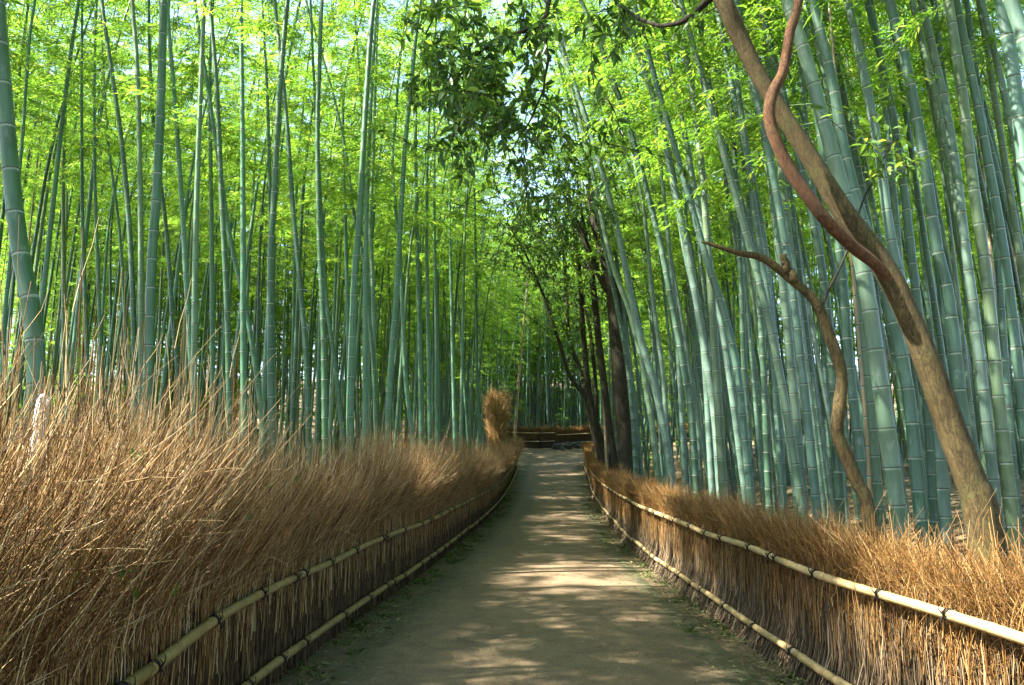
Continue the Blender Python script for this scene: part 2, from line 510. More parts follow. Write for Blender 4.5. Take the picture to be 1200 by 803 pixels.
# ------------------------------------------------------------------ brushwood fences
def twig_mesh(name, seed, L, tall, mats):
    r = np.random.default_rng(seed)
    V = []; Fq = []; MI = []; base = 0

    def put(P, rad, sides, mi):
        nonlocal base
        v, q = tubes(P, rad, sides)
        V.append(v); Fq.append(q + base); MI.append(np.full(len(q), mi)); base += len(v)
    # bundled upright stalks of the lower screen (y>0 faces the path)
    n = 560 if tall else 760
    hz = .86 if tall else 1.0
    x = r.uniform(0, L, n); yy = r.uniform(.0, .095, n)
    t = np.linspace(0, 1, 4)
    lean = r.normal(0, .05, n); z0 = r.uniform(-.02, .12, n) * (r.random(n) < .5); zt = r.uniform(.45, hz + .1, n)
    P = np.zeros((n, 4, 3))
    flare = .10 * np.clip(1 - t / .22, 0, 1) ** 1.5 if not tall else 0 * t
    P[..., 0] = x[:, None] + lean[:, None] * t + r.normal(0, .008, (n, 4))
    P[..., 1] = yy[:, None] + r.normal(0, .012, (n, 4)) + flare * r.uniform(.3, 1.3, n)[:, None]
    P[..., 2] = z0[:, None] + (zt - z0)[:, None] * t
    put(P, np.outer(r.uniform(.003, .0065, n), np.linspace(1, .6, 4)), 3, 1)
    # long brushy twigs
    n = 1350 if tall else 1100
    x = r.uniform(0, L, n); y0 = r.normal(.0, .055, n)
    if tall:
        zt = r.normal(1.42, .20, n); zs = r.uniform(.35, .85, n)
        zt = np.where(r.random(n) < .3, r.uniform(.85, 1.35, n), zt)
        bul = r.normal(.07, .16, n); lx = r.normal(-.05, .13, n)
    else:
        zt = r.normal(1.10, .10, n); zs = r.uniform(.35, .85, n)
        zt = np.where(r.random(n) < .25, r.uniform(.8, 1.0, n), zt)
        bul = r.normal(.03, .12, n); lx = r.normal(-.08, .15, n)
    N = 6; t = np.linspace(0, 1, N)
    P = np.zeros((n, N, 3))
    P[..., 0] = x[:, None] + lx[:, None] * t ** 1.6 + np.cumsum(r.normal(0, .016, (n, N)), 1)
    P[..., 2] = zs[:, None] + (zt - zs)[:, None] * t
    rl = .84 if tall else .92
    up = np.clip((P[..., 2] - rl) / (.55 if tall else .3), 0, 1.3)
    P[..., 1] = y0[:, None] + .02 + bul[:, None] * up + np.cumsum(r.normal(0, .006, (n, N)), 1) * (.4 + up)
    P[..., 0] += .03 * np.sin(x * 21 + y0 * 30)[:, None] * up * 1.5
    put(P, np.outer(r.uniform(.0015, .0031, n), np.linspace(1, .45, N)), 3, 0)
    # tufts: neighbours bend together
    cl_ = np.floor(x / L * 11).astype(int)
    dx_ = r.normal(0, .07, 12)[cl_]; dy_ = r.normal(0, .05, 12)[cl_]; dz_ = r.normal(0, .05, 12)[cl_]
    P[..., 0] += dx_[:, None] * up; P[..., 1] += np.clip(dy_, -.05, .12)[:, None] * up; P[..., 2] += dz_[:, None] * up
    # coarser stray stems, some snapped off
    m_ = 22 if tall else 14
    S = np.stack([r.uniform(0, L, m_), r.normal(.06, .05, m_), r.uniform(.75, 1.15 if tall else .95, m_)], -1)
    D = np.stack([r.normal(0, .45, m_), r.normal(.12, .2, m_), np.ones(m_)], -1); D /= np.linalg.norm(D, axis=1, keepdims=True)
    ln = r.uniform(.2, .48 if tall else .34, m_)
    tt = np.linspace(0, 1, 5)
    Q = S[:, None] + D[:, None] * (ln[:, None] * tt)[..., None] + np.cumsum(r.normal(0, .014, (m_, 5, 3)), 1)
    put(Q, np.outer(r.uniform(.0022, .004, m_), np.linspace(1, .6, 5)), 4, 0)
    # forked twiglets
    for rep in range(3):
        k = r.integers(1, N - 1, n)
        S = P[np.arange(n), k]
        D = P[np.arange(n), k + 1] - S
        D /= np.linalg.norm(D, axis=1, keepdims=True)
        D = D + r.normal(0, .42, (n, 3)) * np.array([1, .7, 1]) + np.array([.0 if tall else -.1, 0.05, .1])
        D /= np.linalg.norm(D, axis=1, keepdims=True)
        ln = r.uniform(.10, .36 if tall else .24, n)
        tt = np.linspace(0, 1, 4)
        Q = S[:, None, :] + D[:, None, :] * (ln[:, None] * tt)[..., None]
        Q += np.cumsum(r.normal(0, .008, Q.shape), 1) * (tt > 0)[None, :, None]
        below = np.clip(1 - (Q[..., 2] - rl) / .12, 0, 1)
        Q[..., 1] = np.where(below > 0, np.minimum(Q[..., 1], .10 + .3 * (1 - below)), Q[..., 1])
        put(Q, np.outer(r.uniform(.0010, .0021, n), np.linspace(1, .4, 4)), 3, 0)
    return mk(name, np.concatenate(V), np.concatenate(Fq), mats, np.concatenate(MI))


BL = .9
TALL = [twig_mesh("tall_brush", 100 + i, BL, True, ['twig_left', 'stalk_dim']) for i in range(5)]
SHORT = [twig_mesh("short_brush", 200 + i, BL, False, ['twig_right', 'stalk']) for i in range(5)]
DARK = [twig_mesh("dark_brush", 300 + i, BL, False, ['twig_right', 'twig_dark']) for i in range(2)]


def rope_mesh(rr):
    V = []; F = []; base = 0
    for tilt in (.55, -.55, .2):
        a = np.linspace(0, 2 * np.pi, 13)
        p = np.stack([np.cos(a) * math.sin(tilt) * rr * 1.1, np.sin(a) * (rr + .004), np.cos(a) * (rr + .004)], -1)
        v, q = tubes(p[None], np.full((1, 13), .0030), 5); V.append(v); F.append(q + base); base += len(v)
    for dx, dz in ((.03, .05), (-.035, .045), (.01, -.06)):
        p = np.array([[0, rr + .004, 0], [dx * .5, rr + .02, dz * .5], [dx, rr + .012, dz]])
        v, q = tubes(p[None], np.array([[.006, .0035, .002]]), 5); V.append(v); F.append(q + base); base += len(v)
    return mk("rope_binding", np.concatenate(V), np.concatenate(F), ['rope'])


ROPE = {}


def pole(name, pts, rad, mat, parent, org):
    """bamboo pole with swollen joints along a polyline (world points)"""
    pts = np.array(pts); seg = np.linalg.norm(np.diff(pts, axis=0), axis=1); S = np.concatenate([[0], np.cumsum(seg)])
    Ltot = S[-1]
    ss = []; rr = []
    nodes = np.arange(.12, Ltot, .30) + rng.uniform(-.03, .03)
    ss.append(0); rr.append(rad)
    for nd in nodes:
        if nd > Ltot - .05: break
        for d, k in ((-.02, 1.0), (-.006, 1.10), (0, .97), (.006, 1.12), (.03, 1.0)):
            ss.append(nd + d); rr.append(rad * k)
    ss.append(Ltot); rr.append(rad * .97)
    ss = np.clip(np.array(ss), 0, Ltot)
    ss = np.maximum.accumulate(ss + np.arange(len(ss)) * 1e-5)
    P = np.stack([np.interp(ss, S, pts[:, i]) for i in range(3)], -1)
    me = tube_mesh("rail_pole", P - P[0], rr, 9, mat)
    return ob(name, me, parent, Vector(P[0]) - org)


class Line:
    """a fence line: xy polyline; the path lies on its +n side"""
    def __init__(self, pts, flip):
        P = np.array(pts, float); seg = np.linalg.norm(np.diff(P, axis=0), axis=1)
        self.S = np.concatenate([[0], np.cumsum(seg)]); self.P = P; self.flip = flip; self.L = self.S[-1]

    def at(self, s):
        return np.array([np.interp(s, self.S, self.P[:, 0]), np.interp(s, self.S, self.P[:, 1])])

    def frame(self, s):
        p = self.at(s); a = self.at(max(s - .15, 0)); b = self.at(min(s + .15, self.L))
        t = (b - a) / np.linalg.norm(b - a)
        n = np.array([t[1], -t[0]]) * (1 if self.flip else -1)
        return p, t, n


def fence(name, line, meshes, label, rail_h, rail_r, rail_mat, hscale, core_h, group=None, rot_sign=1, zoff=None, rails_from=0, back=.0):
    p0 = line.at(0)
    org = Vector((p0[0], p0[1], float(gz(*p0))))
    root = ob(name, None, None, org)
    root.empty_display_size = .3
    tag(root, label, "fence", group)
    zf = (lambda x, y: float(gz(x, y))) if zoff is None else (lambda x, y: float(gz(x, y)) + zoff)
    i = 0; s = 0
    while s < line.L - .2:
        p, t, n = line.frame(s + BL / 2)
        ang = math.atan2(t[1], t[0])
        # local +y must face the path
        ly = np.array([-t[1], t[0]])
        mirror = 1 if np.dot(ly, n) > 0 else -1
        st = p - t * BL / 2 - n * back
        me = meshes[random.randrange(len(meshes))]
        o = ob("twig_bundle", me, root, Vector((st[0], st[1], zf(*p))) - org, (0, 0, ang), (1.03, mirror, hscale(s) * random.uniform(.96, 1.04)))
        o["kind"] = "stuff"
        s += BL; i += 1
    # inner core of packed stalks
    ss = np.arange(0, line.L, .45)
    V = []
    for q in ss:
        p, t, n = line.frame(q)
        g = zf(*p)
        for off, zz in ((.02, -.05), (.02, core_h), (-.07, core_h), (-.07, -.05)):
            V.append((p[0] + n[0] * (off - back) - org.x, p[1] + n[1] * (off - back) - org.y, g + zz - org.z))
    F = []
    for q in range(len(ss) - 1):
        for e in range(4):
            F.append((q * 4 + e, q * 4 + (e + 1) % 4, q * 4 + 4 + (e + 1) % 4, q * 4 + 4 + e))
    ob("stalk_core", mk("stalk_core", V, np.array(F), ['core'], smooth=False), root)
    # rails
    for rk, h in enumerate(rail_h):
        s = rails_from
        while s < line.L - .4:
            ln = random.uniform(2.7, 3.6)
            e = min(s + ln, line.L)
            pts = []
            wob = random.uniform(-.015, .015)
            for q in np.linspace(s, e, 14):
                p, t, n = line.frame(q)
                pts.append((p[0] + n[0] * (.135 + rail_r), p[1] + n[1] * (.135 + rail_r), zf(*p) + h + wob * math.sin((q - s) / ln * 6)))
            rr = rail_r * random.uniform(.92, 1.06)
            rl = pole("rail", pts, rr, rail_mat, root, org)
            P0 = Vector(pts[0])
            key = round(rr, 3)
            if key not in ROPE: ROPE[key] = rope_mesh(rr)
            q = s + .08
            while q < e - .05:
                p, t, n = line.frame(q)
                ang = math.atan2(t[1], t[0])
                ly = np.array([-t[1], t[0]])
                mirror = 1 if np.dot(ly, n) > 0 else -1
                f = (q - s) / (e - s) * 13; i0 = min(int(f), 12); w_ = f - i0
                c = Vector(pts[i0]).lerp(Vector(pts[i0 + 1]), w_)
                ob("rope_binding", ROPE[key], rl, c - P0, (0, 0, ang), (1, mirror, 1))
                q += random.uniform(.5, 1.1)
            s = e - .04
    return root, org


yl = np.linspace(0.2, 41.5, 160)
left_line = Line([(Lx(y) - .12, y) for y in yl], True)
fl, fl_org = fence("brushwood_fence", left_line, TALL, "tall bushy brushwood fence with shaggy tan twigs and two aged bamboo rails", (.20, .76), .031, 'rail_old',
                   lambda s: 1.07 + .05 * math.sin(s * .9) + .04 * math.sin(s * 2.3 + 1) + (.05 if s < 5 else 0), .84)
yr = np.linspace(0.5, 46.0, 160)
right_line = Line([(Rx(y) + .12, y) for y in yr], False)
fr, fr_org = fence("brushwood_fence", right_line, SHORT, "low trimmed brushwood fence with russet top and two pale bamboo rails", (.20, .87), .029, 'rail',
                   lambda s: 1.0 + .03 * math.sin(s * 1.1), .95)
# the fence round the bend
bend = catmull([(-.2, 53.0), (1.2, 52.6), (2.9, 52.7)], 8)
fence("brushwood_fence", Line([(p[0], p[1]) for p in bend], True), DARK, "dark old brushwood fence panel with a post at the path bend", (.42, .98), .03, 'rail', lambda s: 1.2, 1.0)
bf = [o for o in col.objects if o.get("label", "").startswith("dark old brushwood fence panel")][0]
pp = np.array([(1.9, 52.45, float(gz(1.9, 52.45)) - .1), (1.9, 52.45, float(gz(1.9, 52.45)) + .7), (1.9, 52.45, float(gz(1.9, 52.45)) + 1.32)])
ob("post", tube_mesh("post", pp - pp[0], [.06, .058, .055], 9, 'bark_dark'), bf, Vector(pp[0]) - bf.location)
bend2 = catmull([(2.95, 52.75), (5, 53.2), (9, 54.2), (13, 55.0)], 8)
fence("brushwood_fence", Line([(p[0], p[1]) for p in bend2], True), DARK, "dark lower brushwood fence panel above the rocks at the path bend", (.25, .82), .03, 'rail', lambda s: 1.12, .92)

# leaves caught among the twigs
for px, py, Yc, a in ((30, 535, 3.05, .3), (62, 551, 3.1, 1.0), (58, 540, 3.1, 1.9), (78, 662, 3.0, -1.0), (80, 672, 3.0, .2), (101, 688, 3.05, 1.7), (122, 705, 3.2, 1.5), (4, 690, 2.6, 1.0),
                      (290, 600, 4.55, -1.1), (312, 575, 4.8, 1.4), (345, 566, 5.3, 1.2), (236, 614, 3.9, .7), (205, 700, 3.6, 1.4)):
    n = 1
    a2 = rng.uniform(-.4, .4)
    v, f = leaf_quads(np.zeros((1, 3)), np.array([[math.cos(a), -.2, math.sin(a)]]), np.array([[.2, -1, .3]]), np.array([.075]), np.array([.017]))
    p = at(px, py, Yc)
    xmax = Lx(p.y) + .22
    p.x = max(p.x, xmax - .1)
    me = mk("caught_leaf", v, f, ['broadleaf'], smooth=False)
    ob("caught_leaf", me, fl, p - fl_org)

# weathered post poking out of the tall fence
p = at(42, 488, 2.75)
pts = [(-1.78, 2.75, float(gz(-1.78, 2.75)) - .1), (-1.79, 2.75, .9), (-1.775, 2.755, 1.5), (p.x + .02, 2.75, p.z + .02), (p.x + .035, 2.755, p.z + .07)]
pts[0:3] = [(p.x, 2.75, -.05), (p.x + .006, 2.75, .9), (p.x + .004, 2.75, 1.5)]
c = catmull(pts, 4)
o = ob("weathered_post", tube_mesh("weathered_post", c - c[0], np.interp(np.linspace(0, 1, len(c)), [0, .85, .95, 1], [.028, .023, .02, .008]), 7, 'wood_grey'), None, c[0])
tag(o, "pale weathered wooden stake poking up through the tall brushwood fence", "post")

# brush clump where the tall fence ends
cb = (-.75, 39.5)
root = ob("brush_clump", None, None, (cb[0], cb[1], float(gz(*cb)) - .05))
root.scale = (1.0, 1.0, 1.35)
tag(root, "tall shaggy clump of dry brush tied up where the tall fence ends", "brush")
n = 5200
hh = rng.uniform(.3, 2.9, n); a = rng.uniform(0, 6.28, n)
prof = np.interp(hh, [0, 1.2, 2.0, 2.5, 2.9], [.40, .34, .55, .60, .40])
r0 = prof * np.sqrt(rng.uniform(.3, 1, n))
S0 = np.stack([np.cos(a) * r0, np.sin(a) * r0, hh], -1)
D = np.stack([np.cos(a) * .35, np.sin(a) * .35, np.ones(n)], -1) + rng.normal(0, .35, (n, 3)); D /= np.linalg.norm(D, axis=1, keepdims=True)
t = np.linspace(0, 1, 4)
P = S0[:, None] + D[:, None] * (rng.uniform(.2, .55, n)[:, None] * t)[..., None] + rng.normal(0, .012, (n, 4, 3))
v, q = tubes(P, np.outer(rng.uniform(.005, .009, n), np.linspace(1, .4, 4)), 3)
o = ob("twig_bundle", mk("brush", v, q, ['twig_gold_lit']), root); o["kind"] = "stuff"
v, q = tubes(np.array([[(0, 0, 0), (.02, 0, 1), (0, .02, 2), (0, 0, 2.7)]]), np.array([[.26, .22, .22, .08]]), 12)
ob("stalk_core", mk("clump_core", v, q, ['core']), root)


def boulder(x, y, s, lab):
    import bmesh
    bm = bmesh.new(); bmesh.ops.create_icosphere(bm, subdivisions=3, radius=1)
    ph = rng.uniform(0, 6, 6)
    for vv in bm.verts:
        c = vv.co
        k_ = 1 + .16 * math.sin(c.x * 3 + ph[0]) * math.sin(c.y * 2.6 + ph[1]) + .12 * math.sin(c.z * 4 + ph[2]) + .06 * math.sin(c.x * 8 + ph[3]) * math.sin(c.z * 7 + ph[4])
        k_ += .10 * math.sin(c.x * 13 + ph[5]) * math.sin(c.y * 11 + ph[0]) + rng.normal(0, .025)
        vv.co = Vector((c.x * s[0], c.y * s[1], c.z * s[2])) * k_
    me = bpy.data.meshes.new("rock"); bm.to_mesh(me); bm.free(); me.materials.append(M['rock'])
    o = ob("rock", me, None, (x, y, float(gz(x, y)) + s[2] * .35), (0, 0, rng.uniform(0, 6)))
    tag(o, lab, "rock", "rocks below the bend fence")


boulder(3.0, 52.25, (.36, .3, .26), "dark squat rock below the post end of the bend fence")
boulder(3.75, 52.4, (.45, .3, .34), "largest dark rock under the lower bend fence")
boulder(4.5, 52.65, (.36, .3, .3), "dark rounded rock beside the largest rock under the bend fence")
boulder(3.4, 51.95, (.2, .18, .14), "small dark rock lying in front of the larger rocks at the bend")


# ------------------------------------------------------------------ bamboo
def culm_rings(h, r0, l0=.26):
    """z positions, radii, material of the band that STARTS at each ring"""
    z = [0.0]; rr = [r0]; mi = [0]
    zz = rng.uniform(.05, .2)
    k = 0
    while zz < h - .1:
        l = l0 * (0.62 + .38 * min(1, k / 8)) * rng.uniform(.94, 1.06) * (1 + .25 * min(1, zz / h * 1.5))
        tp = max(.14, (1 - zz / h) ** .75) if zz < h * .98 else .14
        rad = r0 * tp
        for d, kk, m in ((-.020, 1.0, 1), (-.006, 1.03, 2), (.004, 1.04, 0), (.016, .985, 0)):
            z.append(zz + d); rr.append(rad * kk); mi.append(m)
        zz += l; k += 1
    z.append(h); rr.append(r0 * .1); mi.append(0)
    z = np.maximum.accumulate(np.clip(np.array(z), 0, None) + np.arange(len(z)) * 1e-5)
    return z, np.array(rr), np.array(mi)


HC = 6.6          # height of the lowest branches
HT = 17.0         # height of a grown culm
ARCH = [.0, .008, .015, .022, .028, .012, .02, .03]


def culm_mesh(name, h, r0, sides, mat, curve=None, l0=.26):
    z, rr, mi = culm_rings(h, r0, l0)
    if curve is None:
        P = np.stack([0 * z, 0 * z, z], -1)
    else:
        S = np.concatenate([[0], np.cumsum(np.linalg.norm(np.diff(curve, axis=0), axis=1))])
        P = np.stack([np.interp(z, S, curve[:, i]) for i in range(3)], -1)
    v, q = tubes(P[None], rr[None], sides)
    return mk(name, v, q, [mat, 'node_pale', 'node_dark'], np.repeat(mi[:-1], sides))


def crown_arrays(seed, H=8.0, dens=1.0, leafk=1.0, wide=1.0, arch=0.0):
    r = np.random.default_rng(seed)
    BP = []; BR = []; LPos = []; LD = []; LN = []; LL = []
    nb = int(40 * dens)
    for b in range(nb):
        h = H * (b + r.random()) / nb
        f = h / H
        ln = wide * (1.0 + .7 * math.sin(min(1, f * 1.15) * math.pi)) * (1 - .55 * f) * r.uniform(.6, 1.2) * 1.15
        az = r.uniform(0, 2 * math.pi)
        d = np.array([math.cos(az), math.sin(az), 0])
        el = r.uniform(.35, .8)
        t = np.linspace(0, 1, 6)
        P = d[None] * (ln * t * math.cos(el * .7))[:, None]
        P[:, 2] = h + ln * (t * math.sin(el) - .55 * t ** 2.2)
        P[1:] += np.cumsum(r.normal(0, .03, (5, 3)), 0)
        BP.append(P); BR.append(np.linspace(.008, .0025, 6))
        nt = int(15 * r.uniform(.7, 1.2))
        tt = r.uniform(.22, 1, nt)
        st = np.stack([np.interp(tt, t, P[:, i]) for i in range(3)], -1)
        ta = az + r.normal(0, .9, nt)
        td = np.stack([np.cos(ta), np.sin(ta), r.normal(-.05, .25, nt)], -1)
        tl = r.uniform(.12, .42, nt)
        nl = 8
        for kx in range(nl):
            g = (kx + 1) / nl
            pos = st + td * (tl * g)[:, None] + np.array([0, 0, -.10]) * (tl * g * g)[:, None] + r.normal(0, .012, (nt, 3))
            da = ta + (1 if kx % 2 else -1) * r.uniform(.25, .9, nt)
            dd = np.stack([np.cos(da), np.sin(da), r.normal(-.28, .25, nt)], -1)
            nn = np.stack([r.normal(0, .45, nt), r.normal(0, .45, nt), np.ones(nt)], -1)
            LPos.append(pos); LD.append(dd); LN.append(nn); LL.append(r.uniform(.085, .145, nt) * leafk)
    LPos = np.concatenate(LPos); LD = np.concatenate(LD); LN = np.concatenate(LN); LL = np.concatenate(LL)
    lv, lf = leaf_quads(LPos, LD, LN, LL, LL * .17, .08)
    bv, bq = tubes(np.array(BP), np.array(BR), 3)
    for q_ in (lv, bv): q_[:, 0] += arch * np.clip(q_[:, 2], 0, None) ** 2
    return lv, lf, bv, bq


def crown_mesh(name, *a, **k):
    lv, lf, bv, bq = crown_arrays(*a, **k)
    return mk(name, np.concatenate([lv, bv]), [lf, bq + len(lv)], ['leaf', 'branchlet'], np.concatenate([np.zeros(len(lf)), np.ones(len(bq))]), smooth=False)


def arch_axis(k_):
    h = np.linspace(0, HT - HC, 14)
    return np.concatenate([[(0, 0, 0), (0, 0, HC * .5)], np.stack([k_ * h * h, 0 * h, HC + h * (1 - .008 * k_ * 100 * h / 10)], -1)])


CROWNS = [crown_mesh("bamboo_crown", 500 + i, HT - HC + .3, leafk=1.06, arch=ARCH[i]) for i in range(8)]
CULM_L = [culm_mesh("bamboo_culm", HT, .055, 8, 'culm_left', arch_axis(ARCH[i])) for i in range(8)]
CULM_R = [culm_mesh("bamboo_culm", HT, .055, 8, 'culm_right', arch_axis(ARCH[i])) for i in range(8)]
CULM_D = [culm_mesh("bamboo_culm", HT, .05, 8, 'culm_dry', arch_axis(ARCH[i])) for i in range(8)]
TOTAL = 0


hero_xy = []


def hero(pts, w, Y, side, label, group, mat=None, crown=True, hmin=6.3, lean_y=0.0):
    """pts: pixels top to bottom; w: width in pixels; Y: distance"""
    global TOTAL
    W = [np.array(at(px, py, Y)) for px, py in pts][::-1]      # bottom to top
    d = W[0] - W[1]; d /= abs(d[2])
    d[0] = np.clip(d[0], -.12, .12)
    zb = float(gz(W[0][0], Y))
    for _ in range(3):
        base = W[0] + d * max(.05, W[0][2] - zb)
        zb = float(gz(base[0], Y)) - .06
    W = [base] + W
    # the culm above the traced stretch arches over the path as its crown does
    vi = random.choice((1, 2, 3, 5, 6))
    if Y < 9.5 and (side > 0 or Y < 8.5): hmin = 11.0; vi = random.choice((0, 1))  # out-of-view crowns raised so the sun reaches the near stems
    if side < 0 and -11 < W[0][0] < -2 and abs(Y - (12 - .2 * (2.35 - W[0][0]))) < .8: crown = False  # crown left off to open a sun lane onto the low fence
    c0 = catmull(W, 6)
    i = int(np.argmin(np.abs(c0[:, 2] - (zb + hmin + random.uniform(-.3, .8)))))
    tg = Vector(c0[i] - c0[max(i - 6, 0)]).normalized() if i > len(c0) - 4 else Vector(c0[-1] - c0[i]).normalized()
    if tg.z < .9: tg = Vector((tg.x * .5, tg.y * .5, tg.z)).normalized()
    q = Vector((0, 0, 1)).rotation_difference(tg) @ Quaternion((0, 0, 1), (0 if side < 0 else math.pi) + random.uniform(-1.0, 1.0))
    sc = random.uniform(.92, 1.08)
    hh_ = np.linspace(0, HT - HC, 14)
    ax = [np.array(q @ Vector((ARCH[vi] * h * h, 0, h))) * sc for h in hh_]
    dl_ = c0[-1] - c0[i]
    st_ = [a_ for a_ in ax if a_[2] > dl_[2] + .5]
    if st_:
        sh = dl_ - (st_[0] - (st_[1] - st_[0]) * ((st_[0][2] - dl_[2]) / max(.1, st_[1][2] - st_[0][2])) if len(st_) > 1 else st_[0])
        W2 = W + [c0[i] + a_ + sh * max(0, 1 - k_ / 4) for k_, a_ in enumerate(st_)]
    else: W2 = W
    c = catmull(W2, 6)
    root = ob("bamboo", None, None, Vector(c[0]))
    tag(root, label, "bamboo", group)
    L = np.sum(np.linalg.norm(np.diff(c, axis=0), axis=1))
    r0 = w * Y / 900 / 2 * 1.05
    ob("culm", culm_mesh("bamboo_culm", L, r0, 12, mat or ('culm_left' if side < 0 else 'culm_right'), c - c[0], l0=.24 + r0 * .7), root)
    if crown:
        o = ob("crown", CROWNS[vi], root, Vector(c0[i] - c[0]), None, (sc, sc, sc))
        o.rotation_mode = 'QUATERNION'; o.rotation_quaternion = q
    hero_xy.append((base[0], base[1]))
    TOTAL += 1
    return root


GL = "bamboos behind the tall fence"
GR = "bamboos behind the low fence"
left = [
    ([(0, 42), (7, 134), (20, 270), (32, 337), (42, 421)], 22, 5.0, "thickest bamboo behind the tall fence, bowing above the pale weathered stake"),
    ([(192, 0), (188, 134), (183, 235), (178, 304), (174, 431)], 12.5, 7.6, "pale smooth bamboo behind the tall fence, leaning slightly and clear of all its neighbours"),
    ([(119, 0), (136, 118), (145, 188), (153, 287), (158, 421)], 7, 11, None),
    ([(155, 0), (161, 84), (165, 262), (165, 425)], 7.5, 11, None),
    ([(197, 20), (205, 118), (215, 266), (217, 304), (222, 388)], 7.5, 11.5, None),
    ([(240, 0), (234, 134), (230, 252), (229, 304), (227, 458)], 8, 10.5, None),
    ([(247, 0), (254, 101), (260, 235), (266, 354), (269, 472)], 8, 10.8, None),
    ([(283, 0), (284, 135), (285, 266), (285, 371), (286, 499)], 8, 11, "straight upright bamboo with evenly spaced pale joints behind the tall fence"),
    ([(180, 150), (195, 270), (202, 371), (208, 431)], 6, 13, None),
    ([(246, 100), (248, 270), (249, 404), (249, 480)], 6.5, 13, None),
    ([(307, 0), (312, 84), (315, 168), (318, 300)], 6, 14, None),
    ([(337, 0), (327, 118), (320, 252), (317, 304), (317, 438), (319, 519)], 9, 9.5, "pale grey-green bamboo behind the tall fence, crossing a darker one high up"),
    ([(322, 0), (334, 118), (344, 252), (352, 337), (359, 421), (361, 499)], 7.5, 11.5, None),
    ([(438, 3), (428, 134), (421, 262), (416, 320), (411, 455), (410, 522)], 10, 11.0, "stout pale bamboo behind the tall fence, tilted and catching light up high"),
    ([(445, 0), (442, 40), (438, 168), (434, 266), (436, 304), (438, 388)], 6, 15, None),
    ([(490, 20), (485, 67), (475, 168), (469, 266), (464, 354), (458, 431), (454, 519)], 8.5, 13.2, "pale bamboo behind the tall fence, sweeping in a gentle bow beside the dark evergreen leaves"),
    ([(359, 3), (388, 101), (405, 178), (416, 259), (426, 304), (437, 421), (442, 519)], 5.5, 14.5, "thin strongly slanting bamboo behind the tall fence, crossing the stout pale one"),
    ([(415, 0), (423, 111), (430, 300), (432, 480)], 5.5, 16, None),
    ([(508, 100), (509, 162), (509, 266), (511, 371), (512, 505)], 5, 19, None),
    ([(372, 150), (374, 270), (379, 388), (381, 519)], 8, 11.2, None),
    ([(375, 220), (381, 337), (394, 438), (402, 520)], 6, 13.5, None),
    ([(487, 150), (489, 287), (492, 404), (494, 519)], 6.5, 17.5, None),
    ([(460, 200), (469, 304), (475, 438), (485, 526)], 6, 17, None),
    ([(430, 230), (428, 354), (428, 522)], 7, 13.5, None),
    ([(402, 120), (405, 270), (408, 388), (410, 500)], 6, 16, None),
    ([(255, 180), (270, 280), (290, 371), (307, 492)], 7, 12, None),
    ([(111, 200), (113, 270), (118, 404)], 5.2, 15, None),
    ([(96, 200), (97, 270), (103, 438)], 5.2, 15, None),
    ([(128, 180), (140, 270), (148, 404)], 4.4, 16, None),
    ([(38, 20), (34, 54), (24, 188), (7, 354), (3, 431)], 5, 12, None),
    ([(556, 200), (557, 270), (559, 438), (563, 519)], 5, 26, None),
    ([(500, 280), (502, 404), (504, 519)], 5.8, 18, None),
    ([(527, 250), (530, 400), (533, 515)], 5, 21, None),
    ([(545, 260), (542, 400), (540, 515)], 4.6, 22, None),
]
ORD = ["next", "second", "third", "fourth", "fifth", "sixth", "seventh", "eighth", "ninth", "tenth"]


def auto_labels(rows, marks, what, ends):
    """name each unnamed culm by counting along the fence from the closest landmark"""
    it = sorted([(r_[0][-1][0], r_[3], i_) for i_, r_ in enumerate(rows)] + [(m_[0], m_[1], -1) for m_ in marks], key=lambda z_: (z_[0], z_[2]))
    short = {}
    for m_ in marks: short[m_[1]] = m_[1]
    out = {}
    isl = [k_ for k_, q_ in enumerate(it) if q_[1] is not None and q_[2] < 0]
    for k_, (x_, lb, i_) in enumerate(it):
        if i_ < 0 or lb: continue
        m_ = min(isl, key=lambda z_: abs(z_ - k_))
        cnt = sum(1 for z_ in range(min(m_, k_) + 1, max(m_, k_)) if it[z_][1] is None)
        out[i_] = "%s from %s %s the bend" % (what % ORD[min(cnt, 9)], it[m_][1], ends[1] if k_ > m_ else ends[0])
    return out


al = auto_labels(left, [(44, "the weathered stake"), (286, "the evenly jointed one"), (174, "the pale smooth one"), (411, "the stout pale one"), (455, "the bowed pale one"), (585, "the brush clump")],
                 "green bamboo, %s along the tall fence", ("away from", "towards"))
for i_, (pts, w_, Y, lab) in enumerate(left):
    hero(pts, w_, Y, -1, lab or al[i_], GL, hmin=6.2)

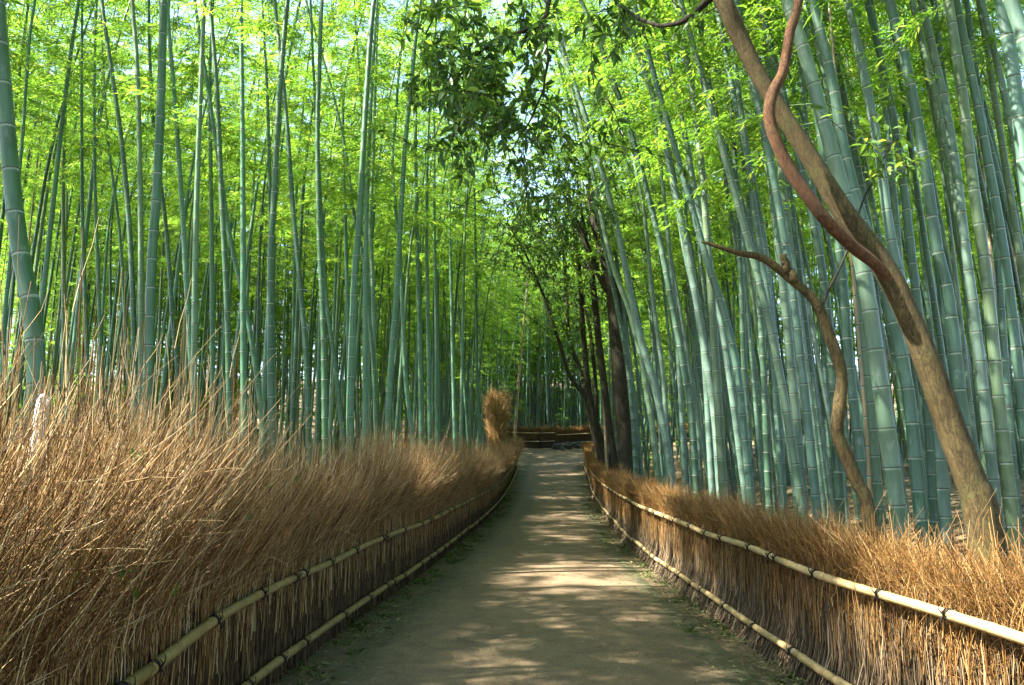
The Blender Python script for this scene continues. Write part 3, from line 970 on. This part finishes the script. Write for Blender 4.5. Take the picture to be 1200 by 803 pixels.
right = [
    ([(659, 56), (696, 168), (717, 243), (730, 299), (748, 386), (771, 468), (789, 569)], 9.5, 13.2, "pale bamboo behind the low fence, arching furthest out over the path"),
    ([(707, 62), (741, 161), (763, 243), (776, 295), (791, 375), (808, 468), (816, 580)], 9.5, 12.0, "sunlit bamboo behind the low fence, arching next to the one reaching furthest over the path"),
    ([(748, 62), (771, 131), (789, 217), (806, 295), (823, 393), (837, 480), (844, 569)], 10.5, 11.0, None),
    ([(778, 52), (801, 149), (816, 232), (829, 295), (849, 400), (872, 569)], 9, 11, None),
    ([(791, 0), (812, 112), (823, 205), (830, 295), (838, 412), (848, 580)], 11, 10.2, None),
    ([(838, 0), (860, 112), (879, 198), (896, 291), (907, 412), (916, 561)], 10, 9.6, None),
    ([(864, 0), (883, 93), (901, 194), (913, 295), (924, 393), (940, 570)], 11, 8.8, None),
    ([(822, 40), (834, 112), (857, 194), (883, 295), (893, 400), (900, 560)], 8.5, 11.5, None),
    ([(690, 180), (715, 300), (741, 375), (760, 468), (772, 561)], 8, 15, None),
    ([(715, 320), (733, 412), (741, 480), (746, 561)], 7, 18.5, None),
    ([(790, 170), (827, 300), (860, 412), (878, 561)], 10, 9.4, None),
    ([(862, 230), (887, 319), (909, 412), (938, 580)], 10.5, 8.6, None),
    ([(785, 190), (804, 300), (823, 393), (834, 561)], 8.5, 11.5, None),
    ([(862, 200), (868, 319), (873, 449), (881, 569)], 8, 12.5, None),
    ([(875, 220), (890, 375), (905, 569)], 7, 13, None),
    ([(706, 210), (722, 300), (735, 412), (752, 560)], 6, 20, None),
    ([(775, 200), (788, 330), (797, 450), (803, 570)], 6.5, 15, None),
    ([(755, 250), (765, 350), (778, 450), (783, 570)], 6.5, 17, None),
    ([(915, -30), (922, 0), (941, 56), (967, 149), (1008, 300), (1026, 412), (1039, 502), (1052, 605)], 20, 5.8, "thickest deep green bamboo behind the low fence, beside the leaning tree trunk"),
    ([(952, 0), (975, 93), (990, 179), (1012, 261), (1040, 350), (1064, 457), (1079, 609)], 15, 6.6, "broad dappled bamboo behind the low fence, passing behind the bend of the leaning trunk"),
    ([(993, 0), (1016, 105), (1031, 187), (1046, 291), (1075, 400), (1098, 497), (1108, 609)], 13.5, 7.0, None),
    ([(1042, 0), (1064, 86), (1083, 187), (1098, 291), (1111, 345), (1122, 434), (1129, 502), (1142, 591)], 15, 6.4, "pale waxy bamboo behind the low fence with bright sun flecks, close behind the leaning trunk"),
    ([(1016, 0), (1042, 112), (1057, 205), (1068, 295), (1085, 450), (1095, 600)], 11, 8.2, None),
    ([(1111, 0), (1128, 112), (1139, 205), (1152, 295), (1158, 340), (1169, 457), (1187, 614)], 14.5, 6.4, "long clean bamboo behind the low fence beyond the foot of the leaning trunk"),
    ([(1079, 0), (1104, 105), (1120, 194), (1132, 295), (1142, 367), (1165, 569)], 12, 7.4, None),
    ([(1173, 0), (1188, 93), (1199, 179), (1215, 320), (1245, 600)], 19, 5.2, None),
    ([(1120, 0), (1132, 56), (1154, 168), (1176, 291), (1190, 400), (1204, 540)], 12, 7.0, None),
    ([(1150, 0), (1173, 93), (1191, 179), (1210, 300), (1240, 560)], 10, 8, None),
    ([(1184, 0), (1200, 45), (1222, 150), (1270, 480)], 20, 4.6, None),
    ([(1068, 0), (1087, 75), (1105, 157), (1130, 300), (1150, 480), (1158, 590)], 9.5, 8.6, None),
    ([(962, 160), (985, 300), (996, 434), (1012, 569)], 12, 7.4, None),
    ([(960, 60), (990, 200), (1006, 330), (1017, 434), (1030, 591)], 11, 8, None),
    ([(900, 40), (930, 160), (963, 313), (976, 448), (985, 609)], 11, 7.9, None),
    ([(890, 130), (905, 200), (927, 327), (945, 479), (958, 605)], 11, 7.9, None),
    ([(870, 140), (885, 250), (913, 434), (936, 596)], 9, 9.2, None),
    ([(1150, 130), (1169, 300), (1178, 434), (1190, 580)], 9, 8.6, None),
    ([(935, 60), (950, 200), (970, 380), (990, 590)], 8, 10, None),
    ([(1030, 60), (1050, 250), (1062, 420), (1080, 600)], 8, 10, None),
]
al = auto_labels(right, [(735, "the thick dark trunk"), (816, "the sunlit arching one"), (1022, "the crooked tree"), (1155, "the leaning trunk")],
                 "blue-green bamboo, %s along the low fence", ("towards", "away from"))
for i_, (pts, w_, Y, lab) in enumerate(right):
    hero(pts, w_, Y, 1, lab or al[i_], GR, hmin=6.6)
# dead culms
hero([(622, 300), (610, 420), (604, 497)], 4.0, 44, -1, "dry brown dead bamboo leaning behind the shaggy brush clump", None, 'culm_dry', False)
hero([(698, 340), (706, 440), (712, 560)], 4.2, 24, 1, "dry straw-coloured dead bamboo standing between the dark tree trunks", None, 'culm_dry', False)
hero([(1008, 420), (1015, 500), (1021, 600)], 4.5, 6.9, 1, "dead straw-coloured bamboo stem beside the forked small tree", None, 'culm_dry', False)

# random members of the grove
cand = []
grid = {}


def ok(x, y, md):
    ci, cj = int(x // 1.0), int(y // 1.0)
    for i in range(ci - 1, ci + 2):
        for j in range(cj - 1, cj + 2):
            for q in grid.get((i, j), ()):
                if (q[0] - x) ** 2 + (q[1] - y) ** 2 < md * md: return False
    grid.setdefault((ci, cj), []).append((x, y)); return True


for q in hero_xy: ok(q[0], q[1], .0)
rr_ = random.Random(5)
for _ in range(26000):
    x = rr_.uniform(-34, 32); y = rr_.uniform(-10, 96)
    dl = float(Lx(y)) - x; dr = x - float(Rx(y))
    inview = abs(x) < .70 * y + .5
    if y > 56:                      # grove beyond the bend
        if abs(x - .06 * y) > 14 + .25 * (y - 56): continue
        md = .78 if y < 80 else 1.2; side = -1
    elif 44 < y <= 56:
        if -9 < x < 26 and y < 55: 
            if dl < 1.2: continue
        md = .95; side = -1 if dl > 0 else 1
    elif dl > .9:
        md = .86 if math.hypot(x, y) > 21 else 1.4; side = -1
        if inview and math.hypot(x, y) < 14: continue
        if y > 12 and dl < 1.2 and y < 16: continue
    elif dr > .7:
        md = .8 if y < 30 else 1.0; side = 1
        if inview and (math.hypot(x, y) < 9.5): continue
        if inview and y > 10 and dr < 1.5 and y < 30: continue
    else: continue
    if -22 < x < -2 and (abs(y - (12.1 - .2 * (2.35 - x))) < (1.0 if x > -5 else 1.35) or abs(y - (22 - .2 * (2.0 - x))) < .8 or abs(y - (29 - .2 * (2.4 - x))) < .8 or abs(y - (39.3 - .2 * (-.75 - x))) < 1.1): continue      # stems left out in lanes, so the sun reaches chosen spots
    if abs(x + .75) < .9 and 30 < y < 41: continue
    if not inview:
        md = 1.3 if not (x < -2 and 2 < y < 14) else 1.0  # unseen stems set closer here to shade the near path
        if y < 4 and (abs(x) < 3.2): continue
        if x < -22 or x > 14: continue
        if x < -3 and abs(y - (2.9 + .2 * (x + 1.7))) < 1.95: continue      # unseen stems left out so the sun reaches the tall fence
    if ok(x, y, md): cand.append((x, y, side, inview))
vis = sorted([c for c in cand if c[3]], key=lambda c: c[1] + .3 * abs(c[0]))
indiv = vis[:300 - TOTAL - 0]
rest = vis[300 - TOTAL:] + [c for c in cand if not c[3]]
print("bamboo:", TOTAL, len(indiv), len(rest))


def lean_of(side, x, y):
    if side > 0:
        lx = random.gauss(-.08, .045)
    else:
        lx = random.gauss(.012, .045)
    return lx, random.gauss(0, .03)


for x, y, side, _ in indiv:
    g = float(gz(x, y)) - .05
    root = ob("bamboo", None, None, (x, y, g))
    lx, ly = lean_of(side, x, y)
    root.rotation_euler = (-ly, lx, 0)
    th = random.uniform(.72, 1.12) * (1.0 if side < 0 else 1.05)
    hs = random.uniform(.88, 1.12)
    thick_w = "thin" if th < .86 else ("stout" if th > 1.02 else "middling")
    tilt_w = "nearly upright" if abs(lx) < .035 else ("tilting towards the path" if lx * side < 0 else "tilting away from the path")
    dd_ = (float(Lx(y)) - x) if side < 0 else (x - float(Rx(y)))
    deep_w = "deep in the grove" if dd_ > 7 else "in the middle rows"
    if y > 44: deep_w = "beyond the bend"
    tag(root, "%s bamboo %s, %s behind the %s" % (thick_w, tilt_w, deep_w, "tall shaggy fence" if side < 0 else "low fence"), "bamboo", GL if side < 0 else GR)
    near = dd_ < 4.5 and y < 46
    vi = random.choice((3, 4, 7, 6)) if near else random.randrange(8)
    az = (0 if side < 0 else math.pi) + random.gauss(0, .45 if near else 1.0)
    dead = random.random() < .035
    if dead: root['label'] = "dead straw-coloured bamboo, %s, %s behind the %s" % (tilt_w, deep_w, "tall shaggy fence" if side < 0 else "low fence")
    ob("culm", (CULM_D if dead else CULM_L if side < 0 else CULM_R)[vi], root, (0, 0, 0), (0, 0, az), (hs * th, hs * th, hs) if ARCH[vi] == 0 else (hs, hs, hs))
    if not dead: ob("crown", CROWNS[vi], root, (0, 0, HC * hs), (0, 0, az), (hs, hs, hs))

# the rest of the grove: one mass
thick = bpy.data.collections.new("thicket_stems")
for i in range(8):
    z, rr, mi = culm_rings(HT, .052)
    axv = arch_axis(ARCH[i]); Sx = np.concatenate([[0], np.cumsum(np.linalg.norm(np.diff(axv, axis=0), axis=1))])
    v, q = tubes(np.stack([np.interp(z, Sx, axv[:, j_]) for j_ in range(3)], -1)[None], rr[None], 6)
    low = i >= 6
    hb = (HC if i < 3 else 4.4) if not low else 1.0
    lv, lf, bv, bq = crown_arrays(700 + i, HT - hb if not low else 14, (.8 if i < 3 else 1.0) if not low else 1.3, 1.25, arch=ARCH[i] if not low else 0)
    lv[:, 2] += hb; bv[:, 2] += hb
    nv = len(v)
    me = mk("thicket_stem", np.concatenate([v, lv, bv]), [q, lf + nv, bq + nv + len(lv)],
            ['culm_left' if i % 2 else 'culm_right', 'node_pale', 'node_dark', 'leaf', 'branchlet'],
            np.concatenate([np.repeat(mi[:-1], 6), np.full(len(lf), 3), np.full(len(bq), 4)]), smooth=False)
    o = bpy.data.objects.new("thicket_stem_%d" % i, me)
    thick.objects.link(o)
pts = []; rot = []; scl = []; idx = []
for x, y, side, inv in rest:
    lx, ly = lean_of(side, x, y)
    pts.append((x, y, float(gz(x, y)) - .05)); rot.append((-ly, lx, (0 if side < 0 else math.pi) + random.gauss(0, 1.2)))
    s_ = random.uniform(.88, 1.15); scl.append((s_, s_, s_))
    lowp = .15
    if inv and side < 0 and float(Lx(y)) - x > 8: lowp = .25
    if inv and side > 0 and x - float(Rx(y)) > 7: lowp = .55
    if inv and side < 0 and float(Lx(y)) - x > 14: lowp = .45
    if y > 56: lowp = .25 if y < 82 else .85
    if abs(x + .75) < 3.5 and 33 < y < 47: lowp = 0
    if not inv: lowp = 0
    idx.append(random.choice((6, 7)) if random.random() < lowp else random.randrange(6 if inv else 3))
me = bpy.data.meshes.new("bamboo_thicket")
me.from_pydata(pts, [], [])
for nm, typ, key, dat in (("rot", 'FLOAT_VECTOR', "vector", rot), ("scl", 'FLOAT_VECTOR', "vector", scl), ("idx", 'INT', "value", idx)):
    at_ = me.attributes.new(nm, typ, 'POINT'); at_.data.foreach_set(key, np.array(dat).ravel())
th_o = ob("bamboo_thicket", me)
tag(th_o, "mass of distant bamboo stems and leaves filling the depth of the grove", "thicket", None, "stuff")
ng = bpy.data.node_groups.new("thicket_scatter", 'GeometryNodeTree')
ng.interface.new_socket("Geometry", in_out='INPUT', socket_type='NodeSocketGeometry')
ng.interface.new_socket("Geometry", in_out='OUTPUT', socket_type='NodeSocketGeometry')
gi = ng.nodes.new("NodeGroupInput"); go = ng.nodes.new("NodeGroupOutput")
iop = ng.nodes.new("GeometryNodeInstanceOnPoints")
ci = ng.nodes.new("GeometryNodeCollectionInfo")
ci.inputs["Collection"].default_value = thick
ci.inputs["Separate Children"].default_value = True
ci.inputs["Reset Children"].default_value = True
iop.inputs["Pick Instance"].default_value = True


def attr(nm, typ):
    n = ng.nodes.new("GeometryNodeInputNamedAttribute"); n.data_type = typ; n.inputs["Name"].default_value = nm
    return n.outputs["Attribute"]


e2r = ng.nodes.new("FunctionNodeEulerToRotation")
ng.links.new(attr("rot", 'FLOAT_VECTOR'), e2r.inputs[0])
ng.links.new(gi.outputs[0], iop.inputs["Points"])
ng.links.new(ci.outputs[0], iop.inputs["Instance"])
ng.links.new(attr("idx", 'INT'), iop.inputs["Instance Index"])
ng.links.new(e2r.outputs[0], iop.inputs["Rotation"])
ng.links.new(attr("scl", 'FLOAT_VECTOR'), iop.inputs["Scale"])
ng.links.new(iop.outputs[0], go.inputs[0])
md_ = th_o.modifiers.new("scatter", 'NODES'); md_.node_group = ng


# ------------------------------------------------------------------ broadleaf trees
def broad_leaves(pos, dirs, L, seed):
    r = np.random.default_rng(seed)
    n = len(pos)
    d = dirs / (np.linalg.norm(dirs, axis=1, keepdims=True) + 1e-9)
    nr = np.stack([r.normal(0, .5, n), r.normal(0, .5, n), np.ones(n)], -1)
    s_ = np.cross(d, nr); s_ /= np.linalg.norm(s_, axis=1, keepdims=True)
    u = np.cross(s_, d)
    Lc = L[:, None]; W = Lc * .36
    p1 = pos + d * Lc * .3; p2 = pos + d * Lc * .68; tip = pos + d * Lc - np.array([0, 0, .12]) * Lc
    v = np.stack([pos, p1 + s_ * W * .48 + u * W * .2, p2 + s_ * W * .40 + u * W * .16, tip, p2 - s_ * W * .40 + u * W * .16, p1 - s_ * W * .48 + u * W * .2, p1, p2], 1).reshape(-1, 3)
    b = np.arange(n)[:, None] * 8
    t_ = np.concatenate([b + [0, 1, 6], b + [0, 6, 5], b + [2, 3, 7], b + [7, 3, 4]], 0)
    q_ = np.concatenate([b + [1, 2, 7, 6], b + [6, 7, 4, 5]], 0)
    return v, [t_, q_]


def poly(pts, Y):
    out = []
    for p in pts:
        yy = p[2] if len(p) > 2 else Y
        out.append(np.array(at(p[0], p[1], yy)))
    return out


def tree(name, label, cat, stems, targets, leafL, seed, per=9, bark='bark', twig_r=.006, group=None):
    """stems: list of (points, radii, part name, bark); targets: (n,3) twig ends"""
    r = np.random.default_rng(seed)
    base = stems[0][0][0]
    g = float(gz(base[0], base[1]))
    org = Vector((base[0], base[1], g))
    root = ob(name, None, None, org)
    tag(root, label, cat, group)
    nodes = []
    for pts, rad, pn, bk in stems:
        c = catmull(pts, 8)
        rr = np.interp(np.linspace(0, 1, len(c)), np.linspace(0, 1, len(rad)), rad)
        rr = rr * (1 + np.interp(np.linspace(0, 9, len(rr)), np.arange(10), r.normal(0, .05, 10)))
        c = c + np.stack([np.interp(np.linspace(0, 11, len(c)), np.arange(12), r.normal(0, .008, 12)) for _ in range(3)], -1)
        ob(pn, tube_mesh(pn, c - c[0], rr, 12, bk), root, Vector(c[0]) - org)
        nodes.append(c[len(c) // 3:])
    if targets is not None and len(targets):
        nodes = np.concatenate(nodes)
        order = np.argsort(np.min(np.linalg.norm(targets[:, None] - nodes[None], axis=2), axis=1))
        P = []; Rd = []; lp = []; ld = []
        nl = [nodes]
        cur = nodes
        for i in order:
            tg = targets[i]
            d2 = np.linalg.norm(cur - tg, axis=1)
            j = np.argmin(d2)
            s0 = cur[j]
            mid = (s0 + tg) / 2 + r.normal(0, .08, 3) * d2[j] + np.array([0, 0, .06 * d2[j]])
            t = np.linspace(0, 1, 5)[:, None]
            q = (1 - t) ** 2 * s0 + 2 * t * (1 - t) * mid + t ** 2 * tg
            P.append(q); Rd.append(np.linspace(twig_r * (1 + .6 * d2[j]), twig_r * .4, 5))
            cur = np.concatenate([cur, q[2:]])
            m = per + r.integers(-2, 4)
            tt = r.uniform(.35, 1.0, m)
            pos = np.stack([np.interp(tt, np.linspace(0, 1, 5), q[:, a_]) for a_ in range(3)], -1) + r.normal(0, .02, (m, 3))
            dr = (tg - s0) / (d2[j] + 1e-6)
            lp.append(pos); ld.append(dr[None] * .5 + r.normal(0, .6, (m, 3)) + np.array([0, 0, -.25]))
        v, q = tubes(np.array(P), np.array(Rd), 4)
        o = ob("twigs", mk("twigs", v - np.array(org), q, [bark]), root); o['kind'] = 'stuff'
        lp = np.concatenate(lp); ld = np.concatenate(ld)
        v, fs = broad_leaves(lp, ld, r.uniform(.75, 1.2, len(lp)) * leafL, seed + 1)
        ob("crown", mk("crown", v - np.array(org), fs, ['broadleaf'], smooth=False), root)
    return root


def rnd_targets(n, centres, seed):
    """centres: (px,py,sx,sy,Y,sY,weight)"""
    r = np.random.default_rng(seed)
    w_ = np.array([c[6] for c in centres], float); w_ /= w_.sum()
    out = []
    for i in r.choice(len(centres), n, p=w_):
        c = centres[i]
        out.append(np.array(at(r.normal(c[0], c[2]), r.normal(c[1], c[3]), max(4.2, r.normal(c[4], c[5])))))
    return np.array(out)


# leaning tree in front of the bamboo
Yt = 5.0
b0 = at(1166, 690, Yt)
st1 = [np.array((b0.x + .03, Yt, float(gz(b0.x, Yt)) - .1))] + poly([(1150, 620), (1135, 560), (1112, 495), (1085, 425), (1062, 370), (1030, 305), (985, 238), (945, 175), (900, 105), (868, 45), (842, -10), (800, -90, 5.3), (720, -190, 5.8), (600, -270, 6.4), (480, -330, 7)], Yt)
rad1 = [.145, .105, .092, .086, .081, .078, .077, .070, .062, .057, .054, .06, .056, .05, .04, .03, .02]
st2 = poly([(1062, 368, 5.0), (1046, 330, 4.95), (1026, 307, 4.91), (1000, 288, 4.88), (965, 255, 4.84), (925, 200, 4.83), (903, 148, 4.82), (904, 115, 4.82), (918, 85, 4.83), (925, 40, 4.84), (937, -5, 4.85), (930, -80, 4.9), (900, -200, 5)], Yt)
rad2 = [.02, .032, .038, .040, .040, .043, .040, .038, .036, .034, .032, .03, .02]
st3 = poly([(720, -190, 5.8), (668, -60, 6.2), (645, 0, 6.3), (634, 24, 6.3), (600, 42, 6.4), (578, 52, 6.4), (545, 75, 6.5), (520, 110, 6.6)], 6)
st4 = poly([(634, 24, 6.3), (641, 62, 6.3), (637, 98, 6.3), (622, 140, 6.4), (600, 175, 6.5)], 6)
st5 = poly([(560, -270, 6.4), (540, -90, 6.8), (520, -10, 6.9), (500, 40, 7.0)], 6)
st6 = poly([(842, -10, 5.0), (790, 30, 5.4), (745, 20, 5.8), (720, 0, 6.2)], 6)
tg1 = rnd_targets(380, [(525, 50, 30, 40, 6.6, .5, 3), (575, 85, 38, 40, 6.5, .5, 4), (600, 150, 42, 35, 6.7, .6, 3), (545, 115, 32, 25, 6.5, .4, 2.5), (650, 215, 50, 42, 8.6, .8, 3.2),
                        (680, 20, 50, 30, 6.2, .5, 1.6), (740, 30, 40, 25, 5.9, .4, .8), (600, -120, 160, 80, 6.6, .8, 2.5), (730, 170, 40, 25, 7, .5, .5)], 21)
tree("leaning_tree", "leaning brown evergreen tree with a twisted russet stem, reaching over the low fence and path", "tree",
     [(st1, rad1, "trunk", 'bark'), (st2, rad2, "branch", 'bark_red'), (st3, [.03, .026, .022, .018, .014, .012, .009, .006], "branch", 'bark_dark'),
      (st4, [.016, .013, .01, .008, .005], "branch", 'bark_dark'), (st5, [.02, .015, .012, .008], "branch", 'bark_dark'), (st6, [.03, .018, .014, .01], "branch", 'bark_dark')],
     tg1, .105, 31, 10, 'bark_dark', .004)

# small crooked tree with a bare broken branch
Ys = 5.3
b0 = at(1035, 680, Ys)
st1 = [np.array((b0.x, Ys, float(gz(b0.x, Ys)) - .1))] + poly([(1020, 615), (1003, 565), (984, 510), (982, 480), (986, 440), (975, 395), (955, 355), (925, 325), (895, 303), (865, 296), (822, 283)], Ys)
st2 = poly([(930, 328), (922, 312), (917, 298)], Ys - .02)
st3 = poly([(962, 365), (990, 300), (1010, 240), (1030, 195), (1045, 170)], Ys - .15)
tg2 = rnd_targets(20, [(1010, 180, 32, 18, 4.95, .2, 3), (1075, 175, 22, 14, 4.95, .2, 1.5), (960, 130, 15, 12, 4.95, .2, .7), (1045, 195, 20, 10, 4.95, .2, 1)], 22)
tree("crooked_tree", "small crooked mossy tree with a bare broken branch, beside the leaning tree", "tree",
     [(st1, [.056, .048, .045, .043, .044, .042, .038, .034, .030, .026, .019, .010], "trunk", 'bark'), (st2, [.03, .028, .022], "branch", 'bark'), (st3, [.010, .008, .007, .006, .004], "branch", 'bark_dark')],
     tg2, .085, 33, 5, 'bark_dark', .003)

# dark trees over the far half of the low fence
mid = [
    ("dark_tree", "thickest dark-trunked tree standing behind the far end of the low fence", 20.0,
     [([(738, 575), (733, 520), (728, 450), (722, 390), (716, 330), (700, 270), (690, 215)], [.25, .215, .20, .185, .165, .13, .09], "trunk"),
      ([(719, 350), (700, 318), (680, 270), (660, 225)], [.12, .09, .07, .04], "branch")],
     [(690, 240, 35, 35, 20, 1.2, 2), (645, 190, 45, 40, 19, 1.2, 3), (605, 130, 40, 50, 18, 1.2, 1.5), (720, 190, 30, 30, 20, 1, .8), (735, 280, 22, 40, 20.5, .8, .6), (700, 100, 45, 50, 19, 1.2, 1)]),
    ("dark_tree", "slim dark tree with a long crooked limb reaching across the path", 27.0,
     [([(716, 560), (704, 520), (692, 470), (684, 400), (680, 330), (672, 260), (660, 200)], [.17, .15, .12, .10, .085, .06, .03], "trunk"),
      ([(690, 470), (668, 440), (655, 400), (640, 355), (628, 325), (612, 290), (595, 262)], [.075, .065, .06, .055, .048, .035, .02], "branch"),
      ([(628, 325), (615, 312), (604, 292)], [.03, .022, .012], "branch")],
     [(640, 260, 40, 30, 26, 1.5, 2), (680, 300, 30, 40, 26, 1.2, 1.6), (610, 280, 25, 25, 26, 1.2, .8), (665, 350, 30, 35, 27, 1, 1)]),
    ("dark_tree", "slim dark tree rising close beside the thickest dark trunk", 24.0,
     [([(722, 560), (714, 500), (704, 420), (697, 350), (690, 300), (680, 240), (672, 190)], [.12, .115, .11, .10, .08, .05, .03], "trunk"),
      ([(694, 330), (680, 300), (655, 275), (625, 250)], [.05, .04, .03, .015], "branch")],
     [(660, 250, 35, 35, 23, 1.3, 2), (700, 290, 30, 40, 23.5, 1.2, 1.5), (640, 310, 25, 25, 24, 1, .7)]),
    ("dark_tree", "crooked dark double-stemmed tree nearest the rocks beside the low fence", 31.0,
     [([(704, 540), (694, 500), (682, 440), (668, 400), (664, 350), (660, 290), (650, 240)], [.12, .11, .09, .075, .07, .05, .03], "trunk"),
      ([(700, 520), (697, 440), (690, 380), (676, 320)], [.09, .08, .07, .03], "branch")],
     [(620, 220, 45, 45, 30, 1.5, 2), (655, 290, 35, 40, 30, 1.5, 2), (685, 380, 22, 40, 30, 1.5, 1.5), (640, 350, 25, 30, 31, 1.2, 1)]),
]
for q, (nm, lab, Y, stems, cen) in enumerate(mid):
    S_ = []
    for pts, rad, pn in stems:
        W = poly(pts, Y)
        if pn == "trunk":
            W = [np.array((W[0][0] + .02, Y, float(gz(W[0][0], Y)) - .15))] + W
            rad = [rad[0] * 1.15] + rad
        S_.append((W, rad, pn, 'bark_dark'))
    tree(nm, lab, "tree", S_, rnd_targets(420, cen, 40 + q), .15, 50 + q, 8, 'bark_dark', .008, "dark trees behind the low fence")
